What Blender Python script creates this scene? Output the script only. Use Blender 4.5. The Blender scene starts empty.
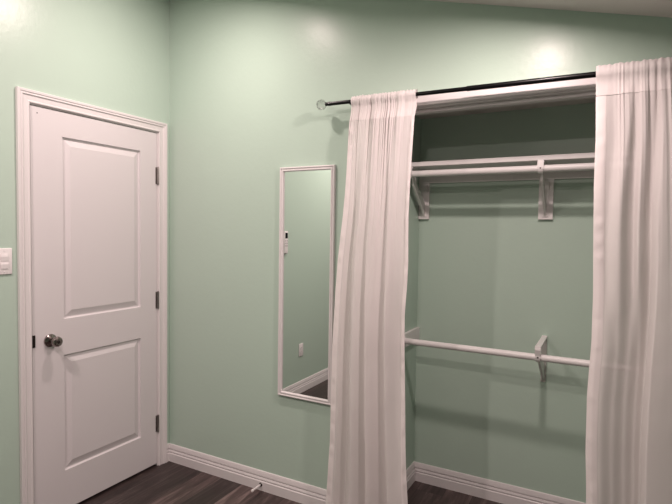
import bpy, bmesh, math, random
from mathutils import Vector, Matrix, noise

random.seed(7)
S = bpy.context.scene
COL = S.collection
PI = math.pi

# ------------------------------------------------------------------ materials
def nodes_of(m):
    m.use_nodes = True
    nt = m.node_tree
    return nt, nt.nodes, nt.links, nt.nodes['Principled BSDF']

def plain(name, rgb, rough=.5, metal=0., spec=.5, coat=0.):
    m = bpy.data.materials.new(name)
    nt, N, L, b = nodes_of(m)
    b.inputs['Base Color'].default_value = (*rgb, 1)
    b.inputs['Roughness'].default_value = rough
    b.inputs['Metallic'].default_value = metal
    b.inputs['Specular IOR Level'].default_value = spec
    b.inputs['Coat Weight'].default_value = coat
    return m

def painted(name, rgb, rough, bump_scale, bump_strength, spec=.5, detail=3., dist=.002, mottling=.03):
    """paint with a slight roller or brush texture"""
    m = plain(name, rgb, rough, 0, spec)
    nt, N, L, b = nodes_of(m)
    tc = N.new('ShaderNodeTexCoord')
    n = N.new('ShaderNodeTexNoise'); n.inputs['Scale'].default_value = bump_scale; n.inputs['Detail'].default_value = detail
    L.new(tc.outputs['Object'], n.inputs['Vector'])
    bp = N.new('ShaderNodeBump'); bp.inputs['Strength'].default_value = bump_strength; bp.inputs['Distance'].default_value = dist
    L.new(n.outputs['Fac'], bp.inputs['Height']); L.new(bp.outputs['Normal'], b.inputs['Normal'])
    if mottling:
        n2 = N.new('ShaderNodeTexNoise'); n2.inputs['Scale'].default_value = 3.; n2.inputs['Detail'].default_value = 2
        L.new(tc.outputs['Object'], n2.inputs['Vector'])
        r = N.new('ShaderNodeValToRGB')
        r.color_ramp.elements[0].color = (*[c * (1 - mottling) for c in rgb], 1)
        r.color_ramp.elements[1].color = (*[min(1, c * (1 + mottling)) for c in rgb], 1)
        L.new(n2.outputs['Fac'], r.inputs['Fac']); L.new(r.outputs['Color'], b.inputs['Base Color'])
    return m

MINT = painted('mint_wall_paint', (.478, .610, .520), .33, 40, .32, spec=.35, mottling=.012)
FARWALL = painted('bounce_cutting_green', (.26, .35, .29), .5, 60, .10, mottling=.01)  # unseen right and rear walls, darkened to cut bounced light
WHITE = painted('white_trim_paint', (.745, .715, .715), .34, 90, .04, spec=.45, mottling=.01)
DOORW = painted('white_door_paint', (.70, .67, .68), .42, 120, .05, spec=.4, mottling=.01)
CEIL = painted('ceiling_paint', (.78, .74, .71), .75, 40, .12, spec=.3, mottling=.01)
SHELFW = painted('white_shelf_paint', (.78, .76, .75), .40, 70, .04, mottling=.01)
PLASTIC = plain('white_plastic', (.82, .79, .79), .35)
GREYPL = plain('grey_button_plastic', (.5, .48, .49), .4)
RUBBER = plain('white_rubber', (.80, .78, .76), .6)
NICKEL = plain('polished_nickel', (.30, .26, .25), .15, 1.)
HINGE = plain('satin_nickel', (.36, .33, .32), .36, 1.)
DARKMETAL = plain('dark_bronze_metal', (.035, .028, .026), .35, .8)
BLACK = plain('black_rod_enamel', (.003, .003, .0035), .28, .0, .25, .05)
BLACKGLASS = plain('black_display', (.006, .006, .008), .12)
SLOT = plain('dark_slot', (.02, .018, .018), .6)
MIRROR = plain('mirror_silver', (.80, .83, .81), .015, 1.)
CHROME = plain('bright_steel', (.62, .6, .58), .22, 1.)

GLASS = bpy.data.materials.new('clear_crystal')
nt, N, L, b = nodes_of(GLASS)
b.inputs['Transmission Weight'].default_value = 1; b.inputs['Roughness'].default_value = .02; b.inputs['IOR'].default_value = 1.5

LENS = bpy.data.materials.new('lamp_lens')
nt, N, L, b = nodes_of(LENS)
b.inputs['Base Color'].default_value = (.9, .85, .8, 1)
b.inputs['Emission Color'].default_value = (1., .80, .77, 1); b.inputs['Emission Strength'].default_value = 8.5

def fabric(name, rgb, transp, transl):
    m = bpy.data.materials.new(name)
    nt, N, L, b = nodes_of(m)
    b.inputs['Base Color'].default_value = (*rgb, 1); b.inputs['Roughness'].default_value = .9
    b.inputs['Specular IOR Level'].default_value = .15
    b.inputs['Sheen Weight'].default_value = .1
    out = N['Material Output']
    tl = N.new('ShaderNodeBsdfTranslucent'); tl.inputs['Color'].default_value = (*rgb, 1)
    tp = N.new('ShaderNodeBsdfTransparent')
    m1 = N.new('ShaderNodeMixShader'); m1.inputs[0].default_value = transl
    m2 = N.new('ShaderNodeMixShader'); m2.inputs[0].default_value = transp
    L.new(b.outputs[0], m1.inputs[1]); L.new(tl.outputs[0], m1.inputs[2])
    L.new(m1.outputs[0], m2.inputs[1]); L.new(tp.outputs[0], m2.inputs[2]); L.new(m2.outputs[0], out.inputs[0])
    # slubby weave: fine threads both ways
    tc = N.new('ShaderNodeTexCoord')
    mp = N.new('ShaderNodeMapping'); mp.inputs['Scale'].default_value = (60, 60, 330)
    mp2 = N.new('ShaderNodeMapping'); mp2.inputs['Scale'].default_value = (330, 330, 22)
    L.new(tc.outputs['Object'], mp.inputs[0]); L.new(tc.outputs['Object'], mp2.inputs[0])
    n1 = N.new('ShaderNodeTexNoise'); n1.inputs['Scale'].default_value = 1; L.new(mp.outputs[0], n1.inputs['Vector'])
    n2 = N.new('ShaderNodeTexNoise'); n2.inputs['Scale'].default_value = 1; L.new(mp2.outputs[0], n2.inputs['Vector'])
    ad = N.new('ShaderNodeMath'); ad.operation = 'ADD'; L.new(n1.outputs['Fac'], ad.inputs[0]); L.new(n2.outputs['Fac'], ad.inputs[1])
    bp = N.new('ShaderNodeBump'); bp.inputs['Strength'].default_value = .22; bp.inputs['Distance'].default_value = .001
    L.new(ad.outputs[0], bp.inputs['Height']); L.new(bp.outputs[0], b.inputs['Normal'])
    return m

CLOTH = fabric('white_linen_curtain', (.89, .835, .825), .115, .20)
POCKET = fabric('white_linen_pocket', (.86, .81, .80), .05, .18)
HEM = fabric('white_linen_hem', (.90, .845, .835), .0, .10)

# dark grey-brown vinyl planks running along y
FLOOR = bpy.data.materials.new('dark_vinyl_planks')
nt, N, L, b = nodes_of(FLOOR)
tc = N.new('ShaderNodeTexCoord')
mp = N.new('ShaderNodeMapping'); mp.inputs['Rotation'].default_value = (0, 0, PI / 2)
L.new(tc.outputs['Object'], mp.inputs[0])
br = N.new('ShaderNodeTexBrick')
br.inputs['Scale'].default_value = 1; br.inputs['Brick Width'].default_value = 1.2; br.inputs['Row Height'].default_value = .15
br.inputs['Mortar Size'].default_value = .0012; br.inputs['Bias'].default_value = 0; br.offset = .37
br.inputs['Color1'].default_value = (.0, .0, .0, 1); br.inputs['Color2'].default_value = (1, 1, 1, 1); br.inputs['Mortar'].default_value = (.3, .3, .3, 1)
L.new(mp.outputs[0], br.inputs['Vector'])
# per-plank offset of the grain
cmb = N.new('ShaderNodeVectorMath'); cmb.operation = 'SCALE'; L.new(br.outputs['Color'], cmb.inputs[0]); cmb.inputs['Scale'].default_value = 7.
ad = N.new('ShaderNodeVectorMath'); ad.operation = 'ADD'; L.new(mp.outputs[0], ad.inputs[0]); L.new(cmb.outputs[0], ad.inputs[1])
mg = N.new('ShaderNodeMapping'); mg.inputs['Scale'].default_value = (2.2, 26, 1); L.new(ad.outputs[0], mg.inputs[0])
gn = N.new('ShaderNodeTexNoise'); gn.inputs['Scale'].default_value = 1.; gn.inputs['Detail'].default_value = 7; gn.inputs['Roughness'].default_value = .68
gn.inputs['Distortion'].default_value = .9
L.new(mg.outputs[0], gn.inputs['Vector'])
cr = N.new('ShaderNodeValToRGB')
E_ = cr.color_ramp.elements
E_[0].position = .30; E_[0].color = (.030, .0190, .0178, 1)
E_[1].position = .72; E_[1].color = (.20, .146, .137, 1)
e = E_.new(.52); e.color = (.072, .048, .045, 1)
L.new(gn.outputs['Fac'], cr.inputs['Fac'])
pl = N.new('ShaderNodeMapRange'); pl.inputs['To Min'].default_value = .36; pl.inputs['To Max'].default_value = 1.25
sx = N.new('ShaderNodeSeparateColor'); L.new(br.outputs['Color'], sx.inputs[0]); L.new(sx.outputs[0], pl.inputs['Value'])
mul = N.new('ShaderNodeVectorMath'); mul.operation = 'SCALE'; L.new(cr.outputs['Color'], mul.inputs[0]); L.new(pl.outputs['Result'], mul.inputs['Scale'])
gap = N.new('ShaderNodeMix'); gap.data_type = 'RGBA'; gap.inputs['B'].default_value = (.012, .009, .009, 1)
L.new(br.outputs['Fac'], gap.inputs['Factor']); L.new(mul.outputs[0], gap.inputs['A'])
L.new(gap.outputs['Result'], b.inputs['Base Color'])
b.inputs['Roughness'].default_value = .46
bp = N.new('ShaderNodeBump'); bp.inputs['Strength'].default_value = .15; bp.inputs['Distance'].default_value = .001
L.new(gn.outputs['Fac'], bp.inputs['Height']); L.new(bp.outputs[0], b.inputs['Normal'])

# ------------------------------------------------------------------ object helpers
def link(name, me, parent=None, mats=None):
    o = bpy.data.objects.new(name, me)
    COL.objects.link(o)
    if parent is not None:
        o.parent = parent
    if mats is not None and me is not None:
        for m in (mats if isinstance(mats, (list, tuple)) else [mats]):
            me.materials.append(m)
    return o

def world_origin(o):
    v = Vector((0, 0, 0))
    while o is not None:
        v += o.location
        o = o.parent
    return v

def obj(name, bm, mat, parent=None, smooth=False, origin=None):
    """bm holds world coordinates; the object gets its origin on its parent or at `origin`"""
    off = world_origin(parent) if parent is not None else Vector((0, 0, 0))
    loc = Vector((0, 0, 0))
    if origin is not None:
        loc = Vector(origin) - off
    bmesh.ops.translate(bm, verts=bm.verts, vec=-(off + loc))
    bmesh.ops.recalc_face_normals(bm, faces=bm.faces)
    me = bpy.data.meshes.new(name)
    bm.to_mesh(me); bm.free()
    if smooth:
        for p in me.polygons: p.use_smooth = True
        if smooth != 'all':
            me.set_sharp_from_angle(angle=math.radians(smooth if isinstance(smooth, (int, float)) and smooth > 1 else 35))
    o = link(name, me, parent, mat)
    o.location = loc
    return o

def empty(name, loc):
    o = bpy.data.objects.new(name, None)
    o.empty_display_size = .05
    COL.objects.link(o); o.location = loc
    return o

def tag(o, label=None, cat=None, group=None, kind=None):
    if label: o['label'] = label
    if cat: o['category'] = cat
    if group: o['group'] = group
    if kind: o['kind'] = kind
    return o

def struct(name, bm, mat, smooth=False):
    o = obj(name, bm, mat, None, smooth)
    o['kind'] = 'structure'
    return o

def box(bm, a, b_, bevel=0., seg=2):
    (x0, y0, z0), (x1, y1, z1) = a, b_
    vs = [bm.verts.new(p) for p in ((x0,y0,z0),(x1,y0,z0),(x1,y1,z0),(x0,y1,z0),(x0,y0,z1),(x1,y0,z1),(x1,y1,z1),(x0,y1,z1))]
    fs = [bm.faces.new([vs[i] for i in f]) for f in ((0,3,2,1),(4,5,6,7),(0,1,5,4),(1,2,6,5),(2,3,7,6),(3,0,4,7))]
    if bevel:
        es = list({e for f in fs for e in f.edges})
        bmesh.ops.bevel(bm, geom=es, offset=bevel, segments=seg, profile=.5, affect='EDGES')

def boxed(a, b_, bevel=0., seg=2):
    bm = bmesh.new(); box(bm, a, b_, bevel, seg); return bm

def lathe(bm, prof, origin, axis, n=32):
    """prof: (radius, height along axis)"""
    axis = Vector(axis).normalized(); origin = Vector(origin)
    t = Vector((0, 0, 1)) if abs(axis.z) < .9 else Vector((1, 0, 0))
    u = axis.cross(t).normalized(); v = axis.cross(u)
    rings = []
    for r, h in prof:
        if r < 1e-6:
            rings.append([bm.verts.new(origin + axis * h)])
        else:
            rings.append([bm.verts.new(origin + axis * h + (u * math.cos(2*PI*k/n) + v * math.sin(2*PI*k/n)) * r) for k in range(n)])
    for A, B in zip(rings, rings[1:]):
        for k in range(n):
            a0, a1 = A[k % len(A)], A[(k+1) % len(A)]
            b0, b1 = B[k % len(B)], B[(k+1) % len(B)]
            f = []
            for w in (a0, a1, b1, b0):
                if w not in f: f.append(w)
            if len(f) >= 3: bm.faces.new(f)
    for R_ in (rings[0], rings[-1]):
        if len(R_) > 2: bm.faces.new(R_)

def lathed(prof, origin, axis, n=32):
    bm = bmesh.new(); lathe(bm, prof, origin, axis, n); return bm

def tube(bm, p0, p1, r, n=20):
    p0, p1 = Vector(p0), Vector(p1)
    lathe(bm, [(r, 0), (r, (p1-p0).length)], p0, p1-p0, n)

def prism(bm, poly, f):
    """poly: 2D points, f(p, t) maps to 3D for t in (0, 1)"""
    A = [bm.verts.new(f(p, 0)) for p in poly]; B = [bm.verts.new(f(p, 1)) for p in poly]
    n = len(poly)
    for k in range(n): bm.faces.new((A[k], A[(k+1) % n], B[(k+1) % n], B[k]))
    bm.faces.new(A); bm.faces.new(B)

def rib_sweep(bm, prof, frames):
    """prof points (s, d) placed by each frame function -> closed solid"""
    rings = [[bm.verts.new(fr(s, d)) for s, d in prof] for fr in frames]
    n = len(prof)
    for A, B in zip(rings, rings[1:]):
        for k in range(n):
            bm.faces.new((A[k], A[(k+1) % n], B[(k+1) % n], B[k]))
    bm.faces.new(rings[0]); bm.faces.new(rings[-1])

# ------------------------------------------------------------------ dimensions (metres)
RX, RY = 3.9, -4.3                 # right wall, rear wall
CZ0, CS = 2.983, -.2665            # sloped ceiling: z = CZ0 + CS*x
cz = lambda x: CZ0 + CS * x
DY0, DY1, DH = -.859, -.0945, 2.052     # door opening on the left wall
OX0, OX1, OZ = 1.45, 2.97, 2.057       # closet opening in the back wall
WT = .10                           # wall thickness
KX0, KX1, KY, KZ = 1.443, 3.02, .547, 2.13   # closet inside

# ------------------------------------------------------------------ room shell
struct('floor', boxed((-.25, RY - .1, -.05), (RX + .1, KY + .1, 0)), FLOOR)

bm = bmesh.new()
T = .06
prism(bm, [(-.1, cz(-.1)), (RX + .1, cz(RX + .1)), (RX + .1, cz(RX + .1) + T), (-.1, cz(-.1) + T)],
      lambda p, t: (p[0], (RY - .1) if t == 0 else WT, p[1]))
struct('ceiling', bm, CEIL)

bm = bmesh.new()
H0 = cz(0) + .02
box(bm, (-WT, RY, 0), (0, DY0 - .02, H0)); box(bm, (-WT, DY1 + .02, 0), (0, 0, H0)); box(bm, (-WT, DY0 - .02, DH + .02), (0, DY1 + .02, H0))
struct('wall_left', bm, MINT)

bm = bmesh.new()
prism(bm, [(-WT, 0), (OX0 - .02, 0), (OX0 - .02, OZ + .02), (OX1 + .02, OZ + .02), (OX1 + .02, 0), (RX + WT, 0), (RX + WT, cz(RX + WT) + .02), (-WT, cz(-WT) + .02)],
      lambda p, t: (p[0], t * WT, p[1]))
struct('wall_back', bm, MINT)
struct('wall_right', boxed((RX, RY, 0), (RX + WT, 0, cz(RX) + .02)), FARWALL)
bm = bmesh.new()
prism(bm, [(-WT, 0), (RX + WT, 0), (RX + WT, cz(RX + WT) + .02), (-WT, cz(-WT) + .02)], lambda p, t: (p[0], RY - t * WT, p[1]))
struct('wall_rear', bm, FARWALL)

struct('wall_closet_back', boxed((KX0 - .08, KY, 0), (KX1 + .08, KY + .08, KZ + .05)), MINT)
struct('wall_closet_left', boxed((KX0 - .08, WT, 0), (KX0, KY, KZ + .05)), MINT)
struct('wall_closet_right', boxed((KX1, WT, 0), (KX1 + .08, KY, KZ + .05)), MINT)
struct('ceiling_closet', boxed((KX0, WT, KZ), (KX1, KY, KZ + .05)), CEIL)

# hallway side closed off behind the door leaf
struct('wall_hallway', boxed((-.25, DY0 - .1, 0), (-.2, DY1 + .1, DH + .1)), MINT)

# --- baseboards: profile (d out of the wall, z)
BB = [(0, 0), (.0160, 0), (.0160, .0510), (.0125, .0545), (.0050, .0552), (.0050, .0596), (.0128, .0602), (.0128, .0625), (.0095, .0725),
      (.0030, .0742), (.0030, .0790), (.0100, .0798), (.0095, .0845), (.0070, .098), (.0050, .106), (.003, .1077), (0, .1077)]
def baseboard(name, pts, closed_ends=True):
    """pts: 2D polyline with the room on its left side; mitred"""
    P = [Vector(p) for p in pts]
    frames = []
    for i, p in enumerate(P):
        din = (P[i] - P[i-1]).normalized() if i else None
        dout = (P[i+1] - P[i]).normalized() if i < len(P)-1 else None
        if din is None: n = Vector((-dout.y, dout.x)); k = 1
        elif dout is None: n = Vector((-din.y, din.x)); k = 1
        else:
            n1 = Vector((-din.y, din.x)); n2 = Vector((-dout.y, dout.x))
            n = (n1 + n2).normalized(); k = 1 / n.dot(n1)
        frames.append(lambda d, z, p=p, n=n, k=k: (p.x + n.x * d * k, p.y + n.y * d * k, z))
    bm = bmesh.new(); rib_sweep(bm, BB, frames)
    return struct(name, bm, WHITE)
CW = .0588
baseboard('baseboard_back', [(OX0 - .012 - CW, 0), (0, 0), (0, DY1 + .005 + CW - .001)])
baseboard('baseboard_left', [(0, DY0 - .005 - CW + .001), (0, RY), (RX, RY), (RX, 0), (OX1 + .012 + CW, 0)])
baseboard('baseboard_closet', [(KX1, WT + .002), (KX1, KY), (KX0, KY), (KX0, WT + .002)])

# --- door casing, mitred U: profile (w from the inner edge, d out of the wall)
CP = [(0, 0), (0, .0095), (.003, .0115), (.007, .0115), (.011, .0095), (.030, .0105), (.0335, .0125), (.036, .0160), (.0395, .0160),
      (.0415, .0140), (.045, .0140), (.047, .0175), (.056, .0180), (CW, .0165), (CW, 0)]
bm = bmesh.new()
a0, a1, zt = DY0 - .005, DY1 + .005, DH + .005
rib_sweep(bm, CP, [lambda w, d: (d, a0 - w, 0), lambda w, d: (d, a0 - w, zt + w), lambda w, d: (d, a1 + w, zt + w), lambda w, d: (d, a1 + w, 0)])
struct('trim_1', bm, WHITE)
# door jamb with stop
bm = bmesh.new()
box(bm, (-WT, DY0 - .019, 0), (0, DY0, DH)); box(bm, (-WT, DY1, 0), (0, DY1 + .019, DH)); box(bm, (-WT, DY0 - .019, DH), (0, DY1 + .019, DH + .019))
box(bm, (-.06, DY0, 0), (-.040, DY0 + .012, DH)); box(bm, (-.06, DY1 - .012, 0), (-.040, DY1, DH)); box(bm, (-.06, DY0 + .012, DH - .012), (-.040, DY1 - .012, DH))
struct('trim_2', bm, WHITE)
# closet casing (flat boards) and jamb
bm = bmesh.new()
c0, c1, czt = OX0 - .004, OX1 + .004, OZ + .004
flat = [(0, 0), (0, .014), (.003, .017), (.052, .017), (.056, .015), (.0585, .012), (.0585, 0)]
rib_sweep(bm, flat, [lambda w, d: (c0 - w, -d, 0), lambda w, d: (c0 - w, -d, czt + w), lambda w, d: (c1 + w, -d, czt + w), lambda w, d: (c1 + w, -d, 0)])
struct('trim_3', bm, WHITE)
bm = bmesh.new()
box(bm, (OX0 - .019, 0, 0), (OX0, WT, OZ)); box(bm, (OX1, 0, 0), (OX1 + .019, WT, OZ)); box(bm, (OX0 - .019, 0, OZ), (OX1 + .019, WT, OZ + .019))
struct('trim_4', bm, WHITE)
# stop board under the head jamb
struct('trim_5', boxed((OX0, .036, OZ - .015), (OX1, .078, OZ), .0015), WHITE)

# ------------------------------------------------------------------ the door
door = empty('door_1', (0, DY1 - .002, 0)); door['kind'] = 'structure'
door['label'] = 'white two panel door with a nickel knob, closed, on the left wall'
def door_leaf():
    bm = bmesh.new()
    y0, y1, z0, z1 = DY0 + .0035, DY1 - .003, .016, DH - .003
    xf, xb = -.002, -.037
    panels = [(-.697, -.219, 1.007, 1.926), (-.697, -.219, .221, .8225)]
    ys = [y0, -.697, -.219, y1]
    zs = [z0, .221, .8225, 1.007, 1.926, z1]
    V = {}
    def v(y, z, x=xf):
        k = (round(y, 5), round(z, 5), round(x, 5))
        if k not in V: V[k] = bm.verts.new((x, y, z))
        return V[k]
    for i in range(3):
        for j in range(5):
            ya, yb, za, zb = ys[i], ys[i+1], zs[j], zs[j+1]
            if i == 1 and j in (1, 3):
                rings = [(0, 0), (.0025, .0105), (.0060, .0120), (.0095, .0120), (.039, .0022), (.042, .0012), (.044, .0010)]
                prev = None
                for ins, dep in rings:
                    R_ = [v(ya + ins, za + ins, xf - dep), v(yb - ins, za + ins, xf - dep), v(yb - ins, zb - ins, xf - dep), v(ya + ins, zb - ins, xf - dep)]
                    if prev:
                        for k in range(4): bm.faces.new((prev[k], prev[(k+1) % 4], R_[(k+1) % 4], R_[k]))
                    prev = R_
                bm.faces.new(prev)
            else:
                bm.faces.new((v(ya, za), v(yb, za), v(yb, zb), v(ya, zb)))
    # edges and back
    per = [(y, z0) for y in ys] + [(y1, z) for z in zs[1:]] + [(y, z1) for y in ys[-2::-1]] + [(y0, z) for z in zs[-2:0:-1]]
    F = [v(*p) for p in per]; B = [v(p[0], p[1], xb) for p in per]
    n = len(per)
    for k in range(n): bm.faces.new((F[k], B[k], B[(k+1) % n], F[(k+1) % n]))
    bm.faces.new(B)
    return bm
obj('door_leaf', door_leaf(), DOORW, door)
# knob
KP = (-.002, -.769, .911)
kn = obj('door_knob', lathed([(.0, .014), (.0115, .014), (.0110, .032), (.0130, .037), (.0205, .042), (.0250, .049), (.0260, .056), (.0250, .063), (.0215, .0685), (.016, .071), (.0155, .0705), (.0, .0695)],
         KP, (1, 0, 0), 40), NICKEL, door, 30)
kn['label'] = 'polished nickel door knob'
obj('rosette', lathed([(.0, 0), (.032, 0), (.0325, .003), (.031, .007), (.026, .0095), (.017, .0135), (.0125, .0155), (.0, .0155)], KP, (1, 0, 0), 40), NICKEL, kn, 30)
obj('lock_button', lathed([(0, .0685), (.0075, .0685), (.0075, .0712), (.006, .0725), (0, .0725)], KP, (1, 0, 0), 24), DARKMETAL, kn, 30)
# strike lip and latch seen in the gap
lt = obj('latch_plate', boxed((-.0035, DY0 - .003, .890), (.0030, DY0 + .0150, .950), .0012), DARKMETAL, door)
lt['label'] = 'dark metal latch plate at the door edge'
# small screw hole near the top corner
obj('screw_hole', lathed([(0, 0), (.0028, 0), (.0028, .0008), (0, .0008)], (-.002, -.822, 2.018), (1, 0, 0), 12), SLOT, door)
# hinges
for zc in (1.793, 1.036, .267):
    h = bmesh.new()
    ky = DY1 + .0005
    for k in range(5):
        za = zc - .050 + k * .020
        lathe(h, [(.0066, .0004), (.0066, .0196)], (.0055, ky, za), (0, 0, 1), 16)
    box(h, (-.0022, ky - .014, zc - .0505), (.0002, ky + .004, zc + .0505))
    ho = obj('hinge', h, HINGE, door, 30)
    ho['label'] = 'satin nickel hinge'
    obj('pin', lathed([(0, -.0535), (.003, -.0535), (.0045, -.0515), (.003, -.0505), (.003, .0505), (.0048, .0512), (.0045, .054), (0, .0555)], (.0055, ky, zc), (0, 0, 1), 14), HINGE, ho, 30)

# ------------------------------------------------------------------ light switch on the left wall
sw = tag(empty('light_switch', (0, -.983, 1.3145)), 'white rocker light switch plate on the mint wall left of the door', 'light switch')
PLW, PLH = .035, .060
obj('wall_plate', boxed((0, -.983 - PLW, 1.3145 - PLH), (.006, -.983 + PLW, 1.3145 + PLH), .0028, 3), PLASTIC, sw, 40)
for dz in (.0175, -.0175):
    r = bmesh.new()
    zc = 1.3145 + dz
    prism(r, [(.005, zc - .0160), (.0085, zc - .0160), (.0105, zc + .004), (.0085, zc + .0160), (.005, zc + .0160)], lambda p, t: (p[0], -.983 - .0165 + .033 * t, p[1]))
    obj('rocker', r, PLASTIC, sw)
for dz in (.048, -.048):
    obj('screw', lathed([(0, .0055), (.003, .0055), (.003, .0068), (0, .0072)], (0, -.983, 1.3145 + dz), (1, 0, 0), 14), PLASTIC, sw)

# fan remote in its wall cradle (seen in the mirror)
ry, rz0, rz1 = -1.281, 1.272, 1.466
rm = tag(empty('wall_remote', (0, ry, rz0)), 'white remote control with a black display in a wall cradle, seen in the mirror', 'remote control')
obj('cradle', boxed((0, ry - .029, rz0), (.012, ry + .029, rz0 + .085), .003), PLASTIC, rm, 40)
body = obj('remote_body', boxed((.0125, ry - .025, rz0 + .006), (.026, ry + .025, rz1), .004, 3), PLASTIC, rm, 40)
dsp = obj('display', boxed((.0255, ry - .019, rz1 - .062), (.0268, ry + .019, rz1 - .014), .0006), BLACKGLASS, rm)
dsp['label'] = 'black display window'
for k in range(3):
    for s in (-1, 1):
        obj('button', boxed((.0255, ry + s * .011 - .007, rz1 - .082 - k * .021 - .006), (.0278, ry + s * .011 + .007, rz1 - .082 - k * .021 + .006), .001), GREYPL, rm)

# outlet (seen in the mirror)
oy, oz = -1.567, .392
ou = tag(empty('wall_outlet', (0, oy, oz)), 'white duplex outlet low on the left wall, seen in the mirror', 'outlet')
obj('wall_plate', boxed((0, oy - .035, oz - .0575), (.006, oy + .035, oz + .0575), .0028, 3), PLASTIC, ou, 40)
for s in (1, -1):
    so = obj('socket', lathed([(0, .005), (.0165, .005), (.0165, .0075), (.0155, .0085), (0, .0085)], (0, oy, oz + s * .0195), (1, 0, 0), 24), PLASTIC, ou, 30)
    for dy in (-.006, .006):
        obj('slot', boxed((.0083, oy + dy - .001, oz + s * .0195 - .002), (.0088, oy + dy + .001, oz + s * .0195 + .007)), SLOT, so)

# ------------------------------------------------------------------ wall mirror
MX0, MX1, MZ0, MZ1 = .8445, 1.1831, .5676, 1.8127
mir = tag(empty('wall_mirror', ((MX0 + MX1) / 2, 0, MZ0)), 'tall narrow mirror in a thin white frame on the mint wall between door and curtain', 'mirror')
bm = bmesh.new()
MP = [(0, .002), (0, .014), (.0015, .0175), (.006, .0185), (.009, .0165), (.0105, .0135), (.0125, .0135), (.014, .0165), (.018, .0175), (.0215, .0160), (.023, .0125), (.023, .002)]
corners = [(MX0, MZ0, 1, 1), (MX1, MZ0, -1, 1), (MX1, MZ1, -1, -1), (MX0, MZ1, 1, -1)]
rings = [[bm.verts.new((x + sx_ * w, -d, z + sz_ * w)) for w, d in MP] for x, z, sx_, sz_ in corners]
n = len(MP)
for i in range(4):
    A, B = rings[i], rings[(i+1) % 4]
    for k in range(n): bm.faces.new((A[k], A[(k+1) % n], B[(k+1) % n], B[k]))
obj('frame', bm, WHITE, mir)
obj('glass', boxed((MX0 + .0225, -.0065, MZ0 + .0225), (MX1 - .0225, -.003, MZ1 - .0225)), MIRROR, mir)['label'] = 'silvered mirror glass'

# ------------------------------------------------------------------ door stop on the back baseboard
ds = tag(empty('door_stop', (.735, -.0145, .034)), 'small rod door stop with a white tip on the baseboard left of the mirror', 'door stop')
dv = Vector((.0, -.115, .010)).normalized()
obj('base', lathed([(0, 0), (.011, 0), (.011, .003), (.006, .008), (.0045, .010), (0, .010)], (.735, -.0145, .034), (0, -1, 0), 20), DARKMETAL, ds, 30)
st = Vector((.735, -.0225, .034))
en = Vector((.757, -.118, .052))
b2 = bmesh.new(); tube(b2, st, en, .0052, 14); obj('rod', b2, PLASTIC, ds, 30)
obj('tip', lathed([(0, -.008), (.006, -.008), (.0075, -.004), (.0075, .004), (.0055, .0075), (0, .0085)], en, en - st, 18), RUBBER, ds, 30)['label'] = 'white rubber tip'

# ------------------------------------------------------------------ closet fittings
SHY, SHZ = .276, 1.822     # front edge of the shelf, underside
tag(obj('closet_shelf', boxed((KX0 + .001, SHY, SHZ), (KX1 - .001, KY - .001, SHZ + .023), .002), SHELFW, origin=((KX0 + KX1) / 2, KY, SHZ)),
    'long white board shelf high in the closet above both rods', 'shelf')
tag(obj('shelf_cleat', boxed((KX0 + .001, KY - .018, 1.757), (KX1 - .001, KY, SHZ - .0005), .001), SHELFW, origin=((KX0 + KX1) / 2, KY, 1.757)),
    'white wooden cleat on the closet wall right under the shelf', 'wall cleat')

RYY, RZU, RZL, RR = .288, 1.784, .884, .0165
# side boards that carry the rod ends
def end_board(name, x, sgn, z0, z1, label, yb0):
    t = .018 * sgn
    o = obj(name, boxed((min(x, x + t), yb0, z0), (max(x, x + t), KY - .0005, z1), .001), SHELFW, origin=(x, KY, z0))
    return tag(o, label, 'wall cleat')
end_board('rod_cleat', KX0, 1, .842, .917, 'white wooden cleat on the closet left wall under the lower rod end', .17)
end_board('rod_cleat', KX1, -1, .842, .917, 'white wooden cleat on the closet right wall at the lower rod, behind the right curtain', .17)

def rod(z, label):
    e_ = .019 if z < 1.2 else .001
    x0, x1 = KX0 + e_, KX1 - e_
    root = tag(empty('closet_rod', (x0, RYY, z)), label, 'closet rod', 'white closet rods')
    bm = bmesh.new(); tube(bm, (x0, RYY, z), (x1, RYY, z), RR, 28); obj('pole', bm, SHELFW, root, 30)
    for x, s in ((x0 - .0005, 1), (x1 + .0005, -1)):
        obj('end_socket', lathed([(0, 0), (.028, 0), (.028, .004), (.0215, .006), (.0205, .010), (RR, .010), (RR, .006), (0, .006)], (x, RYY, z), (s, 0, 0), 24), SHELFW, root, 30)
    return root
rod(RZL, 'lower white closet rod at waist height across the closet')
r_up = rod(RZU, 'upper white closet rod right under the shelf')
# the upper rod runs wall to wall
def strap(bm, pts, x, w, t):
    """a flat bar bent along pts (y, z), width w across x"""
    P = [Vector(p) for p in pts]
    L_, R_ = [], []
    for i, p in enumerate(P):
        d = ((P[i+1] - P[i]).normalized() if i < len(P)-1 else Vector((0, 0))) + ((P[i] - P[i-1]).normalized() if i else Vector((0, 0)))
        d.normalize(); nn = Vector((-d.y, d.x)) * t / 2
        L_.append(p + nn); R_.append(p - nn)
    poly = L_ + R_[::-1]
    # quads along the bar so bends stay clean
    rows = [[bm.verts.new((x + sx_ * w / 2, q.y if False else q[0], q[1])) for q, sx_ in ((l, -1), (l, 1), (r, 1), (r, -1))] for l, r in zip(L_, R_)]
    for A, B in zip(rows, rows[1:]):
        for k in range(4): bm.faces.new((A[k], A[(k+1) % 4], B[(k+1) % 4], B[k]))
    bm.faces.new(rows[0]); bm.faces.new(rows[-1])

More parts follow.
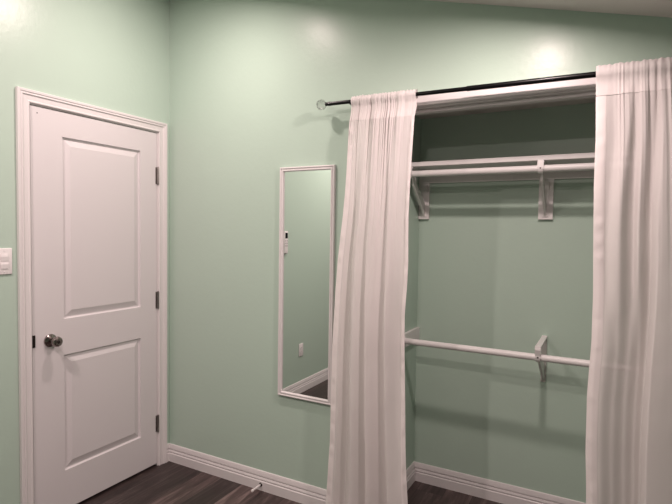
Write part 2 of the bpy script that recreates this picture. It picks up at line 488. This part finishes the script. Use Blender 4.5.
def upper_bracket(x, label, plate_x0, plate_x1):
    yb = KY - .018
    root = tag(empty('shelf_bracket', (x, KY, 1.552)), label, 'shelf bracket', 'upper shelf brackets')
    obj('backing_block', boxed((plate_x0, yb, 1.550), (plate_x1, KY, 1.7565), .0015), SHELFW, root)['label'] = 'white wooden backing block'
    bm = bmesh.new()
    strap(bm, [(yb - .0065, SHZ - .0045), (SHY + .006, SHZ - .0045)], x, .030, .006)
    box(bm, (x - .010, KY - .026, SHZ - .0125), (x + .010, KY - .0185, SHZ - .0075))
    obj('arm', bm, SHELFW, root)
    bm = bmesh.new()
    strap(bm, [(yb - .003, 1.748), (yb - .003, 1.565)], x, .030, .005)
    obj('wall_leg', bm, SHELFW, root)
    bm = bmesh.new()
    poly = [(SHY + .036, SHZ - .0078), (SHY + .066, SHZ - .0078), (SHY + .092, 1.740), (yb - .0058, 1.640), (yb - .0058, 1.568), (yb - .030, 1.592), (SHY + .052, 1.728)]
    prism(bm, poly, lambda p, t: (x - .0055 + .011 * t, p[0], p[1]))
    obj('brace', bm, SHELFW, root)
    bm = bmesh.new()
    pts = [(SHY - .004, SHZ - .0005), (SHY - .0055, SHZ - .010), (RYY - RR - .004, RZU + .006), (RYY - RR - .004, RZU - .004)]
    strap(bm, pts, x, .028, .004)
    for k in range(7):
        pass
    arc = [(RYY - (RR + .0035) * math.cos(a), RZU - .002 - (RR + .0035) * math.sin(a)) for a in [i * PI / 10 for i in range(11)]]
    strap(bm, arc, x, .022, .003)
    hk = obj('rod_hook', bm, SHELFW, root)
    obj('screw', lathed([(0, 0), (.0035, 0), (.003, .002), (0, .0025)], (x, RYY - RR - .006, RZU + .0005), (0, -1, 0), 12), DARKMETAL, hk)
    return root
upper_bracket(2.128, 'upper shelf bracket on a white block near the middle of the closet shelf', 2.094, 2.165)
upper_bracket(1.480, 'upper shelf bracket at the left end of the closet shelf, beside the left curtain', KX0 + .001, 1.506)

def lower_bracket(x, label):
    root = tag(empty('rod_bracket', (x, KY, .70)), label, 'rod bracket')
    bm = bmesh.new()
    strap(bm, [(KY - .0035, .944), (KY - .0035, .700)], x, .026, .006)
    obj('wall_leg', bm, SHELFW, root)
    bm = bmesh.new()
    strap(bm, [(KY - .007, .938), (.262, .938)], x, .026, .006)
    obj('arm', bm, SHELFW, root)
    bm = bmesh.new()
    poly = [(.306, .9347), (.340, .9347), (.362, .872), (KY - .0068, .790), (KY - .0068, .705), (KY - .030, .722), (.330, .850)]
    prism(bm, poly, lambda p, t: (x - .0055 + .011 * t, p[0], p[1]))
    obj('brace', bm, SHELFW, root)
    bm = bmesh.new()
    strap(bm, [(.2615, .941), (.259, .925), (RYY - RR - .004, RZL + .012), (RYY - RR - .004, RZL)], x, .026, .004)
    arc = [(RYY - (RR + .0035) * math.cos(a), RZL - (RR + .0035) * math.sin(a)) for a in [i * PI / 10 for i in range(11)]]
    strap(bm, arc, x, .020, .003)
    hk = obj('rod_hook', bm, SHELFW, root)
    obj('screw', lathed([(0, 0), (.004, 0), (.0035, .002), (0, .0025)], (x, RYY - RR - .006, RZL + .004), (0, -1, 0), 12), DARKMETAL, hk)
    return root
lower_bracket(2.143, 'white metal bracket carrying the middle of the lower closet rod')

# ------------------------------------------------------------------ curtain rod
CY = -.072
def crz(x): return 2.1055 + (x - 1.152) * -.0098
cr_ = tag(empty('curtain_rod', (1.12, CY, crz(1.12))), 'thin black curtain rod with clear ball ends across the closet opening', 'curtain rod')
def P3(x): return (x, CY, crz(x))
XJ = 1.86
bm = bmesh.new(); tube(bm, P3(1.172), P3(XJ + .02), .0095, 20); obj('thin_tube', bm, BLACK, cr_, 30)
bm = bmesh.new(); tube(bm, P3(XJ), P3(3.06), .0112, 20); obj('thick_tube', bm, BLACK, cr_, 30)
ax = (Vector(P3(2.)) - Vector(P3(1.))).normalized()
for x, s in ((1.172, -1), (3.06, 1)):
    o_ = Vector(P3(x)); a_ = ax * s
    neck = obj('finial_neck', lathed([(0, -.012), (.0105, -.012), (.0105, -.002), (.006, 0), (.0055, .004), (.0095, .007), (.0095, .013), (.0065, .016), (0, .016)], o_, a_, 20), BLACK, cr_, 30)
    fb = bmesh.new()
    bmesh.ops.create_icosphere(fb, subdivisions=2, radius=.026, matrix=Matrix.Translation(o_ + a_ * .040))
    f_ = obj('finial_ball', fb, GLASS, neck)
    f_['label'] = 'clear faceted crystal ball'
for x in (1.2985, 3.0):
    b3 = bmesh.new()
    z = crz(x)
    box(b3, (x - .011, -.004, z - .040), (x + .011, 0, z + .030), .001)
    box(b3, (x - .005, CY + .004, z - .016), (x + .005, -.003, z - .010), .001)
    arc = [(CY + .0125 * math.cos(a), z + .0125 * math.sin(a)) for a in [-PI - .2 + i * (PI + .4) / 12 for i in range(13)]]
    strap(b3, arc, x, .012, .003)
    obj('wall_bracket', b3, BLACK, cr_)

# ------------------------------------------------------------------ curtains
def interp(tab, z):
    """tab: (z, value) sorted by falling z, smooth"""
    if z >= tab[0][0]: return tab[0][1]
    for (za, va), (zb, vb) in zip(tab, tab[1:]):
        if z >= zb:
            t = (za - z) / (za - zb)
            return va + (vb - va) * t
    return tab[-1][1]

def prof_at(profs, z, u):
    """profs: [(z, [(u, depth)...])] with equal counts; cosine interpolation along u"""
    if z >= profs[0][0]: P = profs[0][1]
    elif z <= profs[-1][0]: P = profs[-1][1]
    else:
        for (za, A), (zb, B) in zip(profs, profs[1:]):
            if z >= zb:
                t = (za - z) / (za - zb); t = t * t * (3 - 2 * t)
                P = [(a[0] + (b_[0] - a[0]) * t, a[1] + (b_[1] - a[1]) * t) for a, b_ in zip(A, B)]
                break
    if u <= P[0][0]: return P[0][1]
    for a, b_ in zip(P, P[1:]):
        if u <= b_[0]:
            t = (u - a[0]) / max(1e-6, b_[0] - a[0]); t = .5 - .5 * math.cos(PI * t)
            return a[1] + (b_[1] - a[1]) * t
    return P[-1][1]

ZS = 2.004      # seam of the rod pocket
def curtain(name, label, xl, xr, profs, nf, seed, ztop, zbot, hems, flats, nu=220, nv=150, dec=1.):
    def gather(u, z=ZS):
        """irregular gathers: fine at the rod pocket, merging into fewer folds below"""
        d = max(0., ZS - z)
        win = 1.
        for f0, f1 in flats:                       # stretches that hang flat
            if f0 <= u <= f1:
                e = min(u - f0 if f0 > 0 else 1, f1 - u if f1 < 1 else 1) / .05
                win = min(win, 1 - .75 * min(1, max(0, e)))
        wv = u + .030 * noise.noise(Vector((u * 4.3, seed, .5))) + .010 * noise.noise(Vector((u * 13, seed, z * 1.5)))
        n1 = noise.noise(Vector((wv * nf * 1.55, seed * 1.7, d * .8)))
        n2 = noise.noise(Vector((wv * nf * .72, seed * 3.1, d * .5)))
        r = 1 - 2.2 * abs(n1)                      # pinched valleys, rounded ridges
        return win * (.95 * r * math.exp(-d / (.42 * dec)) + 1.25 * n2 * math.exp(-d / (.60 * dec)))
    x_mid = .5 * (xl[0][1] + xr[0][1])
    root = tag(empty(name, (x_mid, CY, zbot)), label, 'curtain', 'white closet curtains')
    def surf(u, z):
        a, b_ = interp(xl, z), interp(xr, z)
        d = max(0., ZS - z)
        x = a + (b_ - a) * u
        low = 1 - math.exp(-d / .22)
        y = CY - .012 - prof_at(profs, z, u) * (.25 + .75 * low) - .0085 * gather(u, z)
        # soft irregularity of hanging cloth
        w = noise.noise(Vector((x * 9 + seed, z * 2.2, seed))) * .004 + noise.noise(Vector((x * 26, z * 9, seed * 2))) * .0012
        y += w * low
        x += noise.noise(Vector((seed, z * 5, u * 3))) * .0016 * low
        return Vector((x, min(y, -.022), z))
    zs = [ZS + (zbot - ZS) * (i / nv) for i in range(nv + 1)]
    bm = bmesh.new()
    G = [[bm.verts.new(surf(j / nu, z)) for j in range(nu + 1)] for z in zs]
    for i in range(nv):
        for j in range(nu): bm.faces.new((G[i][j], G[i][j+1], G[i+1][j+1], G[i+1][j]))
    obj('drape', bm, CLOTH, root, 'all')
    # rod pocket with its ruffled heading: front sheet, over the top, back sheet
    bm = bmesh.new()
    prof = []
    for k in range(9): prof.append(('f', ZS + (ztop - ZS) * k / 8))
    for k in range(8, -1, -1): prof.append(('b', ZS + (ztop - ZS) * k / 8))
    rows = []
    nu2 = 260
    for side, z in prof:
        row = []
        for j in range(nu2 + 1):
            u = j / nu2
            zc = crz(x_mid)
            x = interp(xl, z) + (interp(xr, z) - interp(xl, z)) * u
            g = gather(u)
            t = (z - ZS) / (ztop - ZS)
            zoff = t ** 3 * (.0016 * math.sin(nf * 2.3 * PI * u + seed) + .0050 * noise.noise(Vector((u * 26, seed, 0))))
            zz = z + zoff + (crz(x) - zc)
            dist = abs(zz - crz(x))
            bulge = math.sqrt(max(0, .0155 ** 2 - dist ** 2)) if dist < .0155 else 0
            gap_ = max(.0022, bulge)
            if side == 'f':
                y = CY - gap_ - .0012 - (.0052 * (g + .8) * (1.15 - .45 * bulge / .0155)) 
                if t < .35: y = y * (t / .35) + surf(u, ZS).y * (1 - t / .35)
            else:
                y = CY + gap_ + .0012 - (.0030 * (g - 1) * .5)
                if t < .35: y = y * (t / .35) + (surf(u, ZS).y + .0022) * (1 - t / .35)
            if t > .93: y = (y + CY - .004 * g) / 2
            row.append(bm.verts.new((x, y, zz)))
        rows.append(row)
    for A, B in zip(rows, rows[1:]):
        for j in range(nu2): bm.faces.new((A[j], A[j+1], B[j+1], B[j]))
    obj('rod_pocket', bm, POCKET, root, 'all')['label'] = 'gathered rod pocket with a ruffled heading'
    # stitched side hems: folded second layer on the room side
    for u0, u1 in hems:
        bm = bmesh.new()
        m = 10
        def off(u, z, d):
            p = surf(u, z)
            e1 = surf(u + .002, z) - surf(u - .002, z)
            nrm = Vector((e1.y, -e1.x, 0)).normalized()
            return p + nrm * d
        rows = []
        for z in zs:
            puck = .0032 * noise.noise(Vector((seed, z * 30, u0 * 10)))
            r_ = []
            for k in range(m + 1):
                u = u0 + (u1 - u0) * k / m
                bow = math.sin(PI * k / m)
                r_.append(bm.verts.new(off(u, z, .0010 + .0016 * bow ** .5 + puck * bow)))
            rows.append(r_)
        for A, B in zip(rows, rows[1:]):
            for k in range(m): bm.faces.new((A[k], A[k+1], B[k+1], B[k]))
        obj('side_hem', bm, HEM, root, 'all')
    return root

XL = [(2.118, 1.3080), (2.074, 1.3080), (1.975, 1.3010), (1.78, 1.2920), (1.645, 1.2850), (1.553, 1.2780), (1.451, 1.2660), (1.328, 1.2540), (1.175, 1.2440), (1.025, 1.2390), (.87, 1.2340), (.602, 1.2300), (.419, 1.2260), (.248, 1.2170), (.101, 1.2080), (.02, 1.2030)]
XR = [(2.118, 1.6340), (2.099, 1.6340), (1.975, 1.6300), (1.828, 1.6240), (1.702, 1.6180), (1.544, 1.6140), (1.343, 1.6160), (1.215, 1.6120), (1.085, 1.6040), (.997, 1.6050), (.895, 1.6070), (.672, 1.6160), (.481, 1.6230), (.328, 1.6330), (.221, 1.6420), (.02, 1.6480)]
PLc = [(1.95, [(0, .012), (.07, .016), (.15, .004), (.27, .018), (.365, .006), (.41, .018), (.62, .006), (.67, .018), (.90, .006), (1, .014)]),
       (1.45, [(0, .016), (.075, .022), (.165, -.008), (.27, .026), (.395, .006), (.425, .028), (.675, .004), (.71, .028), (.91, .002), (1, .010)]),
       (.95, [(0, .022), (.085, .028), (.180, -.020), (.30, .036), (.465, .000), (.487, .040), (.730, -.004), (.757, .038), (.93, -.004), (1, .004)]),
       (.10, [(0, .020), (.09, .030), (.190, -.020), (.32, .040), (.498, -.026), (.522, .044), (.752, -.020), (.785, .042), (.94, .034), (1, .018)])]
curtain('curtain', 'left white linen curtain panel hanging between mirror and open closet', XL, XR, PLc, 19, 3, 2.124, .02, [(0, .085), (.945, 1)], [(.80, 1)])

XL2 = [(2.118, 2.356), (2.095, 2.356), (1.838, 2.363), (1.666, 2.363), (1.456, 2.368), (1.224, 2.374), (1.068, 2.375), (.981, 2.371), (.843, 2.366), (.636, 2.368), (.423, 2.376), (.02, 2.384)]
XR2 = [(2.118, 2.93), (2.0, 2.94), (1.2, 2.99), (.02, 3.03)]
def fx(pts, a, w): return [((x - a) / w, d) for x, d in pts]
PRc = [(1.95, fx([(2.356, .014), (2.385, .020), (2.425, .006), (2.468, .028), (2.492, -.004), (2.516, .026), (2.552, -.004), (2.580, .036), (2.66, .030), (2.72, .004), (2.78, .030), (2.84, .004), (2.89, .024), (2.94, .012)], 2.36, .58)),
       (1.45, fx([(2.366, .016), (2.39, .018), (2.41, .014), (2.45, .036), (2.500, -.004), (2.515, .026), (2.555, -.004), (2.578, .048), (2.67, .040), (2.74, .002), (2.80, .036), (2.86, .002), (2.91, .030), (2.97, .014)], 2.366, .61)),
       (.95, fx([(2.372, .020), (2.395, .032), (2.420, .036), (2.46, .022), (2.50, .004), (2.535, -.014), (2.558, -.024), (2.574, .052), (2.68, .048), (2.76, .000), (2.82, .040), (2.88, .000), (2.93, .034), (2.99, .014)], 2.372, .63)),
       (.10, fx([(2.384, .024), (2.410, .038), (2.430, .038), (2.47, .018), (2.51, -.004), (2.54, -.020), (2.562, -.030), (2.578, .056), (2.70, .050), (2.78, -.006), (2.85, .044), (2.91, .000), (2.96, .036), (3.03, .014)], 2.384, .645))]
curtain('curtain', 'right white linen curtain panel covering the right end of the closet', XL2, XR2, PRc, 27, 11, 2.122, .02, [(0, .062), (.96, 1)], [(0, .16)], nu=300, dec=.6)

# ------------------------------------------------------------------ recessed ceiling lamps
sl = math.atan(CS)
nrm = Vector((math.sin(sl), 0, -math.cos(sl)))     # out of the sloped ceiling, into the room
if nrm.z > 0: nrm = -nrm
LAMP = [(.757, -.585, 'above the door corner', 12.6, 171), (2.135, -.548, 'above the closet curtains', 14.5, 172), (.757, -2.15, 'on the high side of the ceiling behind the camera', 29.5, 180), (2.135, -2.15, 'on the low side of the ceiling behind the camera', 20., 180)]
for x, y, where, W, SP in LAMP:
    c = Vector((x, y, cz(x)))
    root = tag(empty('recessed_light', c), 'round recessed ceiling light ' + where, 'ceiling light', 'recessed ceiling lights')
    obj('trim_ring', lathed([(.052, .0004), (.075, .0004), (.076, .003), (.071, .006), (.056, .0075), (.052, .006)], c, nrm, 48), PLASTIC, root, 40)
    obj('lens', lathed([(0, .0012), (.0515, .0012), (.051, .0030), (.04, .0036), (0, .0038)], c, nrm, 40), LENS, root, 40)
    ld = bpy.data.lights.new('lamp', 'AREA')
    ld.shape = 'DISK'; ld.size = .095; ld.energy = W; ld.color = (1., .80, .77); ld.spread = math.radians(SP)
    lo = bpy.data.objects.new('lamp', ld); COL.objects.link(lo); lo.parent = root
    lo.location = nrm * .009
    lo.rotation_euler = Vector((0, 0, -1)).rotation_difference(nrm).to_euler()

# ------------------------------------------------------------------ world, camera, colour management
w = bpy.data.worlds.new('world'); S.world = w; w.use_nodes = True
w.node_tree.nodes['Background'].inputs[0].default_value = (1, .82, .72, 1)
w.node_tree.nodes['Background'].inputs[1].default_value = .02

cam = bpy.data.cameras.new('camera'); co = bpy.data.objects.new('camera', cam); COL.objects.link(co)
yaw, pitch, roll, f = -.4955192, -.0427461, .0147942, 502.1328
cam.sensor_fit = 'HORIZONTAL'; cam.sensor_width = 36; cam.lens = f * 36 / 672
fw = Vector((math.sin(yaw) * math.cos(pitch), math.cos(yaw) * math.cos(pitch), math.sin(pitch)))
rt = Vector((math.cos(yaw), -math.sin(yaw), 0)); up = rt.cross(fw)
r2 = rt * math.cos(roll) + up * math.sin(roll); u2 = -rt * math.sin(roll) + up * math.cos(roll)
Mx = Matrix((r2, u2, -fw)).transposed().to_4x4(); Mx.translation = (2.417024, -2.271817, 1.477308)
co.matrix_world = Mx
cam.clip_start = .02
S.camera = co
vs = S.view_settings
vs.view_transform = 'Standard'; vs.look = 'None'; vs.gamma = 1; vs.exposure = 0.0; vs.use_curve_mapping = False
